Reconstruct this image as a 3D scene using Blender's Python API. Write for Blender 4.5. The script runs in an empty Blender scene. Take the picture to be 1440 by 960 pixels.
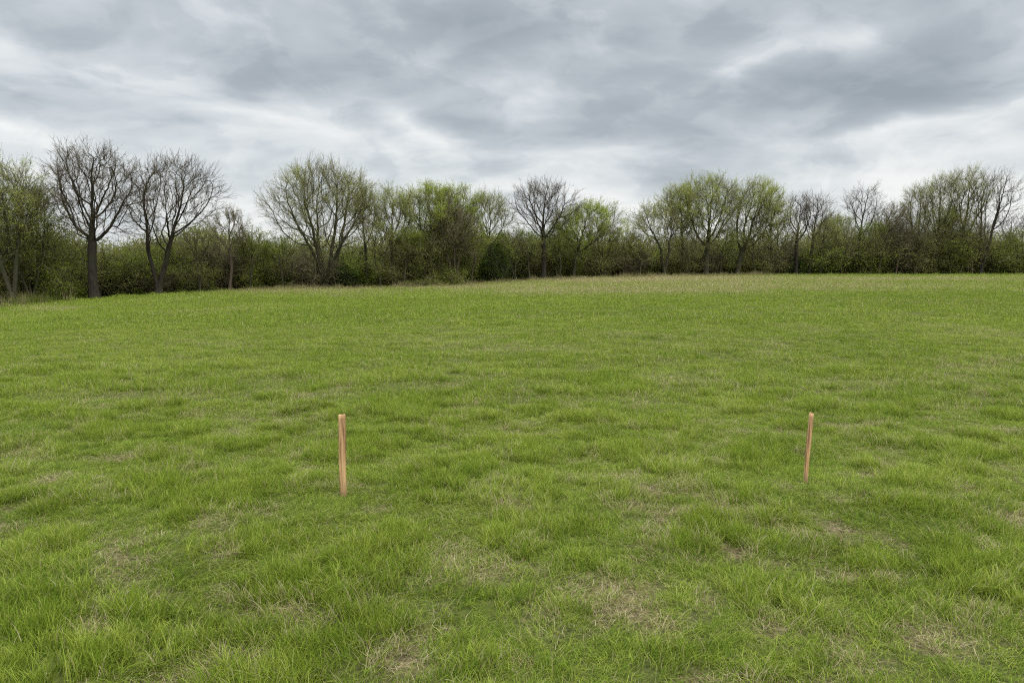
import bpy, math, numpy as np
from mathutils import Vector

# ------------------------------------------------------------------ basics
scene = bpy.context.scene
COL = scene.collection
R = math.radians
F = 1040.0                 # focal length in pixels of the 1440 px wide photograph
CAMZ = 1.62
PITCH = R(5.95)
cp, sp = math.cos(PITCH), math.sin(PITCH)

def smooth(a, b, x):
    t = np.clip((x - a) / (b - a), 0, 1)
    return t * t * (3 - 2 * t)

# ------------------------------------------------------------------ value noise
_rs = np.random.RandomState(11)
_perm = _rs.rand(256, 256)
def vnoise(x, y):
    xi = np.floor(x).astype(int); yi = np.floor(y).astype(int)
    fx = x - xi; fy = y - yi
    fx = fx * fx * (3 - 2 * fx); fy = fy * fy * (3 - 2 * fy)
    a = _perm[xi % 256, yi % 256]; b = _perm[(xi + 1) % 256, yi % 256]
    c = _perm[xi % 256, (yi + 1) % 256]; d = _perm[(xi + 1) % 256, (yi + 1) % 256]
    return (a * (1 - fx) + b * fx) * (1 - fy) + (c * (1 - fx) + d * fx) * fy
def fbm(x, y, s, o=4, seed=0):
    x = np.asarray(x, float) / s + seed * 17.3; y = np.asarray(y, float) / s + seed * 9.1
    v = 0; a = 1; t = 0
    for i in range(o):
        v = v + a * vnoise(x, y); t += a; a *= 0.5
        x, y = x * 2.03 * 0.8 - y * 2.03 * 0.6 + 5.2, x * 2.03 * 0.6 + y * 2.03 * 0.8 + 1.7
    return v / t

# ------------------------------------------------------------------ terrain
D_px = np.array([-400, 0, 133, 222, 330, 460, 620, 765, 900, 1100, 1440, 1900.])
D_v = np.array([52, 55, 58, 62, 68, 72, 76, 82, 88, 92, 98, 104.])
E_px = np.array([-400, 0, 60, 130, 200, 300, 400, 500, 600, 650, 700, 750, 800, 900, 1000, 1100, 1200, 1440, 1900.])
E_v = np.array([454, 434.5, 428, 421.5, 416, 411.5, 407.5, 406.5, 404.5, 402.5, 399, 396, 393, 390, 388.5, 387.5, 387, 386.5, 386.5])
def ray(py):
    v = (480 - py) / F
    return (-sp + v * cp) / (cp + v * sp)
def edgeD(u): return np.interp(u * F + 720, D_px, D_v)
def slope(u):
    px = u * F + 720
    e = np.interp(px, E_px, E_v); D = np.interp(px, D_px, D_v)
    return (CAMZ + D * ray(e)) / D
def H0(x, y):
    y = np.asarray(y, float); x = np.asarray(x, float)
    yy = np.maximum(y, 0.5)
    u = np.clip(x / yy, -1.0, 1.0)
    t = smooth(3, 42, yy)
    return slope(u) * np.minimum(yy, edgeD(u) * 1.05) * t
def H(x, y):
    h = H0(x, y)
    x = np.asarray(x, float); y = np.asarray(y, float)
    r = np.hypot(x, y)
    f1 = 1 - smooth(10, 45, r)
    h = h + (fbm(x, y, 1.1, 3, 3) - .5) * 0.08 * f1 + (fbm(x, y, 6, 2, 5) - .5) * 0.16 * f1 * smooth(6, 12, r)
    return h
def Hs(x, y): return float(H(np.array([x]), np.array([y]))[0])
def at(px, Y):            # x of a picture column at depth Y (near the horizon line)
    return (px - 720) / F * Y
def up(py, Y): return CAMZ + Y * ray(py)
def ground(px, py):       # ground point seen at a pixel (near field)
    v = (480 - py) / F; u = (px - 720) / F
    k = cp + v * sp
    Y = 3.0
    for _ in range(30):
        z = Hs(u / k * Y, Y)
        Y = (z - CAMZ) / ray(py)
    return u / k * Y, Y
def to_px(x, y, z):
    zz = z - CAMZ
    w = y * cp - zz * sp; v = y * sp + zz * cp
    w = np.maximum(w, 0.2)
    return 720 + F * x / w, 480 - F * v / w

SPOTS = []
# fields over the meadow -------------------------------------------------
DRY = [(860, 850, 95, 42, 1.0), (925, 695, 75, 26, .8), (1020, 782, 30, 25, .9), (565, 930, 45, 28, .9), (160, 778, 60, 22, .75),
       (735, 606, 42, 12, .75), (1310, 900, 75, 35, .9), (1090, 892, 42, 28, .85), (490, 858, 55, 22, .75), (405, 872, 50, 26, .8),
       (225, 835, 40, 18, .7), (640, 780, 40, 18, .4), (940, 608, 30, 10, .6), (1250, 935, 40, 20, .7), (1130, 745, 60, 25, .6),
       (395, 590, 60, 16, .5), (640, 545, 60, 8, .35), (225, 552, 40, 10, .45), (285, 655, 60, 14, .35), (330, 610, 40, 10, .4),
       (760, 920, 60, 24, .6), (130, 885, 30, 18, .8), (1150, 800, 50, 22, .6), (1345, 575, 30, 10, .5), (1350, 510, 50, 10, .4),
       (700, 720, 60, 22, .4), (1200, 612, 60, 16, .45), (560, 660, 40, 12, .35), (600, 480, 90, 10, .2), (1020, 640, 60, 14, .3)]
LUSH = [(60, 880, 60, 35, 1), (335, 880, 50, 25, .5), (215, 690, 70, 25, .7), (560, 790, 55, 22, .7), (730, 845, 40, 20, .5), (880, 700, 40, 14, .8),
        (822, 738, 28, 14, .9), (985, 765, 60, 24, .8), (1130, 765, 60, 18, .8), (1235, 812, 45, 26, .8), (1370, 850, 60, 40, 1),
        (1250, 880, 34, 22, .7), (110, 800, 50, 24, .5), (520, 705, 50, 16, .6), (1400, 730, 60, 30, .6), (660, 930, 70, 26, .7),
        (240, 860, 50, 22, .6), (960, 930, 60, 22, .7), (25, 790, 40, 20, .6), (400, 760, 50, 18, .5), (380, 660, 50, 12, .5),
        (1060, 650, 60, 14, .3), (640, 820, 40, 18, .5), (1160, 930, 40, 25, .6), (450, 940, 60, 25, .6)]
BAND = [(880, 393.5, 220, 5.5, 1.0), (840, 409, 210, 6, .5), (1010, 401, 140, 7, .45), (1270, 393.5, 190, 2.6, .75), (370, 409, 170, 3.2, .7),
        (600, 404.5, 160, 4, .8), (1180, 404, 220, 7, .35), (70, 434, 40, 2.5, .4), (480, 416, 60, 3, .2)]
def blobs(px, py, L):
    v = np.zeros_like(px)
    for (a, b, rx, ry, k) in L:
        q = ((px - a) / rx) ** 2 + ((py - b) / ry) ** 2
        v = np.maximum(v, k * np.exp(-q * 0.9))
    return v
def fields(x, y):
    x = np.asarray(x, float); y = np.asarray(y, float)
    z = H(x, y)
    px, py = to_px(x, y, z)
    far = smooth(9, 30, y)
    front = (y > .3)
    d = np.maximum(0, (fbm(x, y, 1.3, 4, 1) - .56) * 2.4) * (1 - far) * .8
    d = d + np.maximum(0, (fbm(x, y, .26, 3, 8) - .55) * 4.2) * (1 - far) * .85 * (1 - .6 * smooth(6, 13, y))
    d = d + np.maximum(0, (fbm(x, y * .6, 5.0, 5, 2) - .5) * 2.0) * far * .42
    b = blobs(px, py, DRY) * front
    n = fbm(x, y, .17, 4, 4)
    d = d * .6 + .85 * b * smooth(.44, .56, n + .07 * b)
    band = blobs(px, py, BAND) * front * (.45 + 1.1 * fbm(x, y * .5, 3.0, 4, 9)) * smooth(24, 34, y)
    l = smooth(.45, .62, fbm(x, y, .40, 3, 6)) * .8
    l = l * (1 - .6 * smooth(7, 18, y))
    l = np.maximum(l, blobs(px, py, LUSH) * front)
    l = l * (1 - .9 * np.clip(d, 0, 1))
    for (sx_, sy_) in SPOTS:
        q = np.exp(-(((x - sx_) / .42) ** 2 + ((y - sy_ + .12) / .45) ** 2)); l = l * (1 - q)
    t = fbm(x, y, 2.6, 4, 7) * .5 + fbm(x, y, 9.0, 3, 12) * .5
    return z, np.clip(d, 0, 1), np.clip(l, 0, 1), np.clip(band, 0, 1), t

SPOTS += [ground(483.5, 697), ground(1133, 678)]
# ------------------------------------------------------------------ mesh helpers
def build_mesh(name, verts, quads=None, tris=None, attrs=None, smooth_shade=False):
    me = bpy.data.meshes.new(name)
    verts = np.asarray(verts, np.float32).reshape(-1, 3)
    me.vertices.add(len(verts)); me.vertices.foreach_set('co', verts.ravel())
    idx = []; starts = []; n = 0
    if quads is not None and len(quads):
        q = np.asarray(quads, np.int32).reshape(-1, 4); idx.append(q.ravel())
        starts.append(np.arange(len(q)) * 4); n += len(q) * 4
    if tris is not None and len(tris):
        t = np.asarray(tris, np.int32).reshape(-1, 3); idx.append(t.ravel())
        starts.append(n + np.arange(len(t)) * 3)
    idx = np.concatenate(idx).astype(np.int32); starts = np.concatenate(starts).astype(np.int32)
    me.loops.add(len(idx)); me.loops.foreach_set('vertex_index', idx)
    me.polygons.add(len(starts)); me.polygons.foreach_set('loop_start', starts)
    me.update(calc_edges=True)
    if smooth_shade:
        me.polygons.foreach_set('use_smooth', np.ones(len(starts), bool))
    for k, v in (attrs or {}).items():
        a = me.attributes.new(k, 'FLOAT', 'POINT'); a.data.foreach_set('value', np.asarray(v, np.float32))
    return me
def link(name, me, mat, parent=None, loc=None):
    o = bpy.data.objects.new(name, me)
    if mat and not me.materials: me.materials.append(mat)
    COL.objects.link(o)
    if parent: o.parent = parent
    if loc is not None: o.location = loc
    return o
def empty(name, loc, label, cat, group=None):
    o = bpy.data.objects.new(name, None); COL.objects.link(o); o.location = loc
    o.empty_display_size = .3
    o['label'] = label; o['category'] = cat
    if group: o['group'] = group
    return o

# ------------------------------------------------------------------ materials
def new_mat(name):
    m = bpy.data.materials.new(name); m.use_nodes = True
    nt = m.node_tree; nt.nodes.clear()
    return m, nt, nt.nodes, nt.links
def ramp(N, stops):
    r = N.new('ShaderNodeValToRGB'); e = r.color_ramp.elements
    while len(e) < len(stops): e.new(.5)
    for i, (p, c) in enumerate(stops):
        e[i].position = p; e[i].color = (*c, 1)
    return r
def mixc(N, L, fac, a, b, mode='MIX'):
    m = N.new('ShaderNodeMix'); m.data_type = 'RGBA'; m.blend_type = mode
    for s, v in ((m.inputs[0], fac), (m.inputs[6], a), (m.inputs[7], b)):
        if hasattr(v, 'links'): L.new(v, s)
        elif isinstance(v, (int, float)): s.default_value = v
        else: s.default_value = (*v, 1)
    return m.outputs[2]
def math_n(N, L, op, a, b=0., c=None):
    m = N.new('ShaderNodeMath'); m.operation = op
    for s, v in zip(m.inputs, (a, b, c)):
        if v is None: continue
        if hasattr(v, 'links'): L.new(v, s)
        else: s.default_value = v
    return m.outputs[0]
def attr(N, name, typ='GEOMETRY'):
    a = N.new('ShaderNodeAttribute'); a.attribute_name = name; a.attribute_type = typ
    return a

def leafy_shader(name, col_fn, transl=.45, rough=.6, spec=.25):
    m, nt, N, L = new_mat(name)
    out = N.new('ShaderNodeOutputMaterial'); p = N.new('ShaderNodeBsdfPrincipled'); t = N.new('ShaderNodeBsdfTranslucent')
    mx = N.new('ShaderNodeMixShader'); mx.inputs[0].default_value = transl
    c = col_fn(N, L)
    L.new(c, p.inputs['Base Color']); L.new(c, t.inputs['Color'])
    p.inputs['Roughness'].default_value = rough; p.inputs['Specular IOR Level'].default_value = spec
    L.new(p.outputs[0], mx.inputs[1]); L.new(t.outputs[0], mx.inputs[2]); L.new(mx.outputs[0], out.inputs[0])
    return m

def grass_col(N, L):
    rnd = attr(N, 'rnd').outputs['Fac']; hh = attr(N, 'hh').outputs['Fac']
    dry = attr(N, 'dry', 'INSTANCER').outputs['Fac']; tint = attr(N, 'tint', 'INSTANCER').outputs['Fac']
    g1 = ramp(N, [(0.0, (.066, .112, .010)), (.35, (.146, .220, .014)), (.6, (.226, .300, .026)), (.85, (.38, .44, .065)), (1.0, (.46, .48, .15))])
    t = math_n(N, L, 'ADD', math_n(N, L, 'MULTIPLY', rnd, .68), math_n(N, L, 'MULTIPLY', math_n(N, L, 'SUBTRACT', tint, .26), .78))
    L.new(t, g1.inputs[0])
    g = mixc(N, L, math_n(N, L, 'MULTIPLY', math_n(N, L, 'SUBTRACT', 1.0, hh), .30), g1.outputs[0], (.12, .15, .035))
    s = ramp(N, [(0, (.20, .14, .065)), (.3, (.32, .25, .125)), (.6, (.44, .37, .20)), (1, (.56, .49, .30))])
    w = math_n(N, L, 'FRACT', math_n(N, L, 'MULTIPLY', rnd, 17.31)); L.new(w, s.inputs[0])
    thr = math_n(N, L, 'ADD', math_n(N, L, 'MULTIPLY', dry, .93), .025)
    w2 = math_n(N, L, 'FRACT', math_n(N, L, 'MULTIPLY', rnd, 7.77))
    isdry = math_n(N, L, 'LESS_THAN', w2, thr)
    return mixc(N, L, isdry, g, s.outputs[0])
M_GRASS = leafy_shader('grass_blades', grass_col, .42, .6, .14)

def bark(name, c1, c2, moss=0.0):
    m, nt, N, L = new_mat(name)
    out = N.new('ShaderNodeOutputMaterial'); p = N.new('ShaderNodeBsdfPrincipled')
    tc = N.new('ShaderNodeTexCoord'); mp = N.new('ShaderNodeMapping'); mp.inputs['Scale'].default_value = (7, 7, 1.2)
    n = N.new('ShaderNodeTexNoise'); n.inputs['Scale'].default_value = 1.6; n.inputs['Detail'].default_value = 5
    L.new(tc.outputs['Object'], mp.inputs[0]); L.new(mp.outputs[0], n.inputs['Vector'])
    r = ramp(N, [(.3, c1), (.7, c2)]); L.new(n.outputs['Fac'], r.inputs[0])
    n2 = N.new('ShaderNodeTexNoise'); n2.inputs['Scale'].default_value = .7; L.new(tc.outputs['Object'], n2.inputs['Vector'])
    r2 = ramp(N, [(.5, (0, 0, 0)), (.68, (1, 1, 1))]); L.new(n2.outputs['Fac'], r2.inputs[0])
    c = mixc(N, L, math_n(N, L, 'MULTIPLY', r2.outputs[0], moss), r.outputs[0], (.032, .042, .012))
    L.new(c, p.inputs['Base Color']); p.inputs['Roughness'].default_value = .9; p.inputs['Specular IOR Level'].default_value = .15
    b = N.new('ShaderNodeBump'); b.inputs['Strength'].default_value = .8; b.inputs['Distance'].default_value = .05
    L.new(n.outputs['Fac'], b.inputs['Height']); L.new(b.outputs[0], p.inputs['Normal']); L.new(p.outputs[0], out.inputs[0])
    return m
M_BARK_DARK = bark('bark_dark', (.018, .015, .011), (.042, .036, .025), .5)
M_BARK_OLIVE = bark('bark_olive', (.030, .028, .017), (.075, .070, .040), .8)
M_BARK_BROWN = bark('bark_brown', (.055, .040, .028), (.12, .09, .062), .2)
def twig_mat(name, a, b):
    def f(N, L):
        r = ramp(N, [(0, a), (1, b)]); L.new(attr(N, 'rnd').outputs['Fac'], r.inputs[0]); return r.outputs[0]
    return leafy_shader(name, f, 0.0, .85, .1)
M_TWIG_GREY = twig_mat('twigs_grey', (.060, .048, .030), (.14, .115, .074))
M_TWIG_OLIVE = twig_mat('twigs_olive', (.11, .10, .045), (.22, .20, .10))
M_TWIG_BROWN = twig_mat('twigs_brown', (.10, .084, .048), (.21, .178, .105))
def leaf_mat(name, a, b, c):
    def f(N, L):
        r = ramp(N, [(0, a), (.5, b), (1, c)])
        L.new(attr(N, 'rnd').outputs['Fac'], r.inputs[0]); return r.outputs[0]
    return leafy_shader(name, f, .55, .7, .08)
LEAF = {
    'pale': leaf_mat('buds_pale_olive', (.22, .25, .055), (.36, .405, .09), (.48, .53, .16)),
    'lime': leaf_mat('leaves_yellow_green', (.19, .24, .025), (.32, .39, .045), (.46, .53, .09)),
    'green': leaf_mat('leaves_fresh_green', (.115, .145, .020), (.19, .235, .032), (.28, .33, .055)),
    'mid': leaf_mat('leaves_mid_green', (.10, .122, .022), (.17, .20, .036), (.26, .29, .055)),
    'dark': leaf_mat('leaves_dark_green', (.038, .060, .012), (.070, .105, .020), (.125, .165, .036)),
    'red': leaf_mat('buds_reddish_brown', (.095, .088, .036), (.16, .145, .062), (.23, .21, .09)),
    'olive': leaf_mat('leaves_olive', (.12, .126, .032), (.20, .205, .052), (.29, .29, .085)),
}

# ------------------------------------------------------------------ tubes and leaves
def unit(v): return v / np.maximum(np.linalg.norm(v, axis=-1, keepdims=True), 1e-9)
def tubes(P, Rad, sides=3):
    """P (n,k,3), Rad (n,k) -> verts, quads, count per tube"""
    n, k, _ = P.shape
    T = np.empty_like(P); T[:, 1:-1] = P[:, 2:] - P[:, :-2]; T[:, 0] = P[:, 1] - P[:, 0]; T[:, -1] = P[:, -1] - P[:, -2]
    T = unit(T)
    ref = np.where(np.abs(T[:, :1, 2:3]) > .9, np.array([1., 0, 0]), np.array([0, 0, 1.])) * np.ones((n, k, 3))
    A = unit(np.cross(T, ref)); B = np.cross(T, A)
    ang = np.arange(sides) * 2 * math.pi / sides
    V = P[:, :, None] + Rad[:, :, None, None] * (A[:, :, None] * np.cos(ang)[None, None, :, None] + B[:, :, None] * np.sin(ang)[None, None, :, None])
    base = (np.arange(n) * k * sides)[:, None, None] + (np.arange(k - 1) * sides)[None, :, None]
    j = np.arange(sides)[None, None]; j2 = (j + 1) % sides
    q = np.stack([base + j, base + j2, base + sides + j2, base + sides + j], -1)
    return V.reshape(-1, 3), q.reshape(-1, 4)
def leaf_quads(C, size, rng, droop=0.0):
    n = len(C)
    u = unit(rng.normal(size=(n, 3))); w = unit(np.cross(u, rng.normal(size=(n, 3))))
    s = size * rng.uniform(.6, 1.4, (n, 1))
    V = np.stack([C - u * s, C + w * s * .5, C + u * s, C - w * s * .5], 1)
    q = np.arange(n * 4).reshape(-1, 4)
    return V.reshape(-1, 3), q

def colonize(rng, nodes, parents, A, step, kill, iters=110, cap=4200, up_bias=.10):
    nodes = [np.array(p, float) for p in nodes]; parents = list(parents)
    NP = np.array(nodes)
    dist = np.full(len(A), 1e9); near = np.zeros(len(A), int)
    def upd(s):
        nonlocal dist, near
        new = np.array(nodes[s:])
        d = np.linalg.norm(A[:, None] - new[None], axis=2)
        j = d.argmin(1); dm = d[np.arange(len(A)), j]
        m = dm < dist
        dist = np.where(m, dm, dist); near = np.where(m, j + s, near)
    upd(0); kids = [0] * len(nodes)
    for it in range(iters):
        if len(A) == 0 or len(nodes) > cap: break
        ids = np.unique(near)
        V = unit(A - np.array(nodes)[near])
        acc = np.zeros((len(nodes), 3)); np.add.at(acc, near, V)
        s = len(nodes)
        stuck = []
        for i in ids:
            if kids[i] >= 3 or np.linalg.norm(acc[i]) < .12 * (near == i).sum():
                stuck.append(i); continue
            kids[i] += 1; kids.append(0)
            d = acc[i] / (np.linalg.norm(acc[i]) + 1e-9)
            d = d + rng.normal(size=3) * .14 + np.array([0, 0, up_bias])
            if parents[i] >= 0:
                t = nodes[i] - nodes[parents[i]]; d = d + .8 * t / (np.linalg.norm(t) + 1e-9)
            d /= np.linalg.norm(d)
            nodes.append(nodes[i] + d * step * rng.uniform(.8, 1.15)); parents.append(i)
        if len(nodes) > s: upd(s)
        keep = (dist > kill) & ~np.isin(near, stuck)
        A = A[keep]; dist = dist[keep]; near = near[keep]
    return np.array(nodes), np.array(parents)

def skeleton_mesh(Nd, par, rad, sides=7):
    n = len(Nd)
    kids = [[] for _ in range(n)]
    for i in range(n):
        if par[i] >= 0: kids[par[i]].append(i)
    main = np.full(n, -1)
    for i in range(n):
        if kids[i]: main[i] = max(kids[i], key=lambda c: rad[c])
    T = np.zeros((n, 3))
    for i in range(n):
        a = Nd[par[i]] if par[i] >= 0 else Nd[i]; b = Nd[main[i]] if main[i] >= 0 else Nd[i]
        T[i] = b - a
    T = unit(T + 1e-6)
    ref = np.array([.13, .97, .2]); ref /= np.linalg.norm(ref)
    Aa = unit(np.cross(T, ref)); Bb = np.cross(T, Aa)
    ang = np.arange(sides) * 2 * math.pi / sides
    def ring(c, a, b, r): return c[:, None] + r[:, None, None] * (a[:, None] * np.cos(ang)[None, :, None] + b[:, None] * np.sin(ang)[None, :, None])
    V1 = ring(Nd, Aa, Bb, rad)
    side = np.array([i for i in range(n) if par[i] >= 0 and main[par[i]] != i], int)
    V = [V1.reshape(-1, 3)]; quads = []
    j = np.arange(sides); j2 = (j + 1) % sides
    mi = np.array([i for i in range(n) if par[i] >= 0 and main[par[i]] == i], int)
    def conn(a, b):
        return np.stack([a[:, None] * sides + j, a[:, None] * sides + j2, b[:, None] * sides + j2, b[:, None] * sides + j], -1).reshape(-1, 4)
    if len(mi): quads.append(conn(par[mi], mi))
    if len(side):
        V2 = ring(Nd[par[side]], Aa[side], Bb[side], rad[side] * 1.12)
        V.append(V2.reshape(-1, 3)); quads.append(conn(n + np.arange(len(side)), side))
    return np.concatenate(V), np.concatenate(quads)

def grow(rng, P0, dirs, lens, rads, npts, k, bend, upw, spread_pts=False):
    """k-point curved shoots"""
    n = len(P0); out = np.zeros((n, npts, 3)); out[:, 0] = P0; d = dirs.copy()
    seg = (lens / (npts - 1))[:, None]
    for i in range(1, npts):
        d = unit(d + rng.normal(size=(n, 3)) * bend + np.array([0, 0, upw]))
        out[:, i] = out[:, i - 1] + d * seg
    t = np.linspace(1, .35, npts)[None]
    return out, rads[:, None] * t, d

def make_tree(name, seed, px, Y, fork_py, top_py, x0, x1, label, bark_m, twig_m, leaf=None, nleaf=0, leafsize=.045, stems=1, lean=0.0,
              wide=.52, trunk_r=.28, n_attr=420, twig_n=2.2, low=.0, group=None, depth=.75, round_top=.5, sub=3):
    rng = np.random.default_rng(seed)
    X = at(px, Y); z0 = Hs(X, Y) - .05
    zf = up(fork_py, Y) - z0; zt = up(top_py, Y) - z0
    a0 = at(x0, Y) - X; a1 = at(x1, Y) - X
    cx = (a0 + a1) / 2; hw = (a1 - a0) / 2 * .90
    zt -= .075 * (zt - zf) + .45
    root = empty(name, (X, Y, z0), label, 'tree', group)
    # attraction points filling the crown
    z_lo = zf + low
    A = []; n_attr = int(n_attr * 1.9)
    off = [(rng.uniform(0, 6.28), rng.uniform(.1, .25)) for _ in range(3)]
    while len(A) < n_attr:
        t = rng.uniform(0, 1); th = rng.uniform(0, 2 * math.pi)
        r = (t / wide) ** .75 if t < wide else math.sqrt(max(0, 1 - ((t - wide) / (1 - wide)) ** (2 / round_top * .55))) ** .9
        r *= 1 + sum(b * math.sin((i + 2) * th + a + 3 * t) for i, (a, b) in enumerate(off)) * .6
        if rng.uniform() > .25 + .75 * r: continue
        q = math.sqrt(rng.uniform(.08, 1)) * r
        A.append((cx * (.15 + .85 * t ** .6) + q * math.cos(th) * hw, q * math.sin(th) * hw * depth, z_lo + t * (zt - z_lo)))
    A = np.array(A)
    # trunk(s)
    nodes = []; parents = []
    step = max(.28, (zt - zf) / 24)
    if stems == 1:
        m = max(3, int(zf / step))
        for i in range(m + 1):
            t = i / m
            nodes.append((lean * zf * t * t + .06 * math.sin(3 * t + seed), .05 * math.sin(4 * t + seed), zf * t)); parents.append(i - 1)
    else:
        nodes.append((0, 0, 0)); parents.append(-1)
        zb = zf * .12
        nodes.append((0, 0, zb)); parents.append(0)
        for s in range(stems):
            th = 2 * math.pi * s / stems + rng.uniform(-.4, .4); sx = math.cos(th); sy = math.sin(th)
            spread = hw * .24 * rng.uniform(.6, 1.2); pr = 1; m = max(3, int(zf / step))
            for i in range(1, m + 1):
                t = i / m
                nodes.append((sx * spread * t + lean * zf * t, sy * spread * t, zb + (zf - zb) * t)); parents.append(pr); pr = len(nodes) - 1
    Nd, par = colonize(rng, nodes, parents, A, step, step * 1.15)
    n = len(Nd)
    for _ in range(2):
        cnt = np.zeros(n); acc = np.zeros((n, 3))
        for i in range(n):
            if par[i] >= 0: cnt[par[i]] += 1; acc[par[i]] += Nd[i]
        mk = (cnt > 0) & (par >= 0)
        avg = (acc[mk] / cnt[mk][:, None] + Nd[par[mk]]) / 2
        Nd[mk] = Nd[mk] * .55 + avg * .45
    e = 1.85
    w = np.zeros(n)
    for i in range(n - 1, -1, -1):
        if w[i] == 0: w[i] = 1
        if par[i] >= 0: w[par[i]] += w[i]
    # w counts tips below each node
    hasc = np.zeros(n, bool); hasc[par[par >= 0]] = True
    w = np.zeros(n)
    for i in range(n - 1, -1, -1):
        if not hasc[i]: w[i] = 1
        if par[i] >= 0: w[par[i]] += w[i]
    rad = (w / w[0]) ** (1 / e) * trunk_r
    rad = np.maximum(rad, .014)
    lowz = Nd[:, 2] < zf * .25
    rad = rad * (1 + .55 * np.clip(1 - Nd[:, 2] / (zf * .25 + .3), 0, 1) ** 2 * (rad > trunk_r * .3))
    V, Q = skeleton_mesh(Nd, par, rad)
    link('trunk', build_mesh('trunk', V, Q, smooth_shade=True), bark_m, root)
    # twigs
    thin = np.where((rad < .05) & (Nd[:, 2] > zf * .7))[0]
    cnt = rng.poisson(twig_n * (.46 if leaf else .27), len(thin)); src = np.repeat(thin, cnt)
    tips = np.where(~hasc)[0]; src = np.concatenate([src, tips, tips])
    ctr = np.array([cx, 0, zf + .25 * (zt - zf)])
    T = unit(Nd[src] - Nd[np.maximum(par[src], 0)] + 1e-6)
    O = unit(Nd[src] - ctr)
    D = unit(T * .8 + O * .6 + rng.normal(size=(len(src), 3)) * .42 + np.array([0, 0, .12]))
    sc = (zt - zf) / 9
    L1 = rng.uniform(.6, 1.7, len(src)) * (.6 + .4 * sc)
    P, Rr, d = grow(rng, Nd[src], D, L1, rng.uniform(.010, .016, len(src)), 5, 3, .11, .04)
    V1, Q1 = tubes(P, Rr, 3)
    Vs = [V1]; Qs = [Q1]; off_ = len(V1)
    ns = len(src) * (sub + 2)
    pi = rng.integers(0, len(src), ns); ti = rng.integers(1, 5, ns)
    P0 = P[pi, ti]
    D2 = unit(unit(P[pi, ti] - P[pi, ti - 1]) * 1. + rng.normal(size=(ns, 3)) * .42 + np.array([0, 0, .08]))
    P2, R2, d2 = grow(rng, P0, D2, rng.uniform(.3, .85, ns) * (.6 + .4 * sc), np.full(ns, .0085), 3, 3, .12, .03)
    V2, Q2 = tubes(P2, R2, 3); Vs.append(V2); Qs.append(Q2 + off_)
    VV = np.concatenate(Vs); rn = np.concatenate([np.repeat(rng.uniform(size=len(src)), 15), np.repeat(rng.uniform(size=ns), 9)])
    crown = link('crown', build_mesh('crown', VV, np.concatenate(Qs), attrs={'rnd': rn}), twig_m, root)
    if leaf:
        pool = np.concatenate([P2[:, 1:].reshape(-1, 3), P[:, 2:].reshape(-1, 3)])
        # leaves gather in clumps: some sectors of the crown are denser
        g = fbm(pool[:, 0] + seed * 3, pool[:, 2] + pool[:, 1] * .7, 1.6, 3, seed % 7)
        pr = np.clip((g - .32) * 3, .05, 1) * (.5 + .5 * np.clip((pool[:, 2] - zf * .6) / (zt - zf), 0, 1)); pr /= pr.sum()
        c = pool[rng.choice(len(pool), nleaf, p=pr)] + rng.normal(size=(nleaf, 3)) * .07
        V3, Q3 = leaf_quads(c, leafsize, rng)
        g3 = fbm(c[:, 0] * 1. + 7, c[:, 2] + c[:, 1], 1.2, 2, 3)
        rl = np.clip(g3 * .6 + rng.uniform(0, .4, nleaf), 0, 1)
        link('leaves', build_mesh('leaves', V3, Q3, attrs={'rnd': np.repeat(rl, 4)}), LEAF[leaf], crown)
    return root

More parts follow.
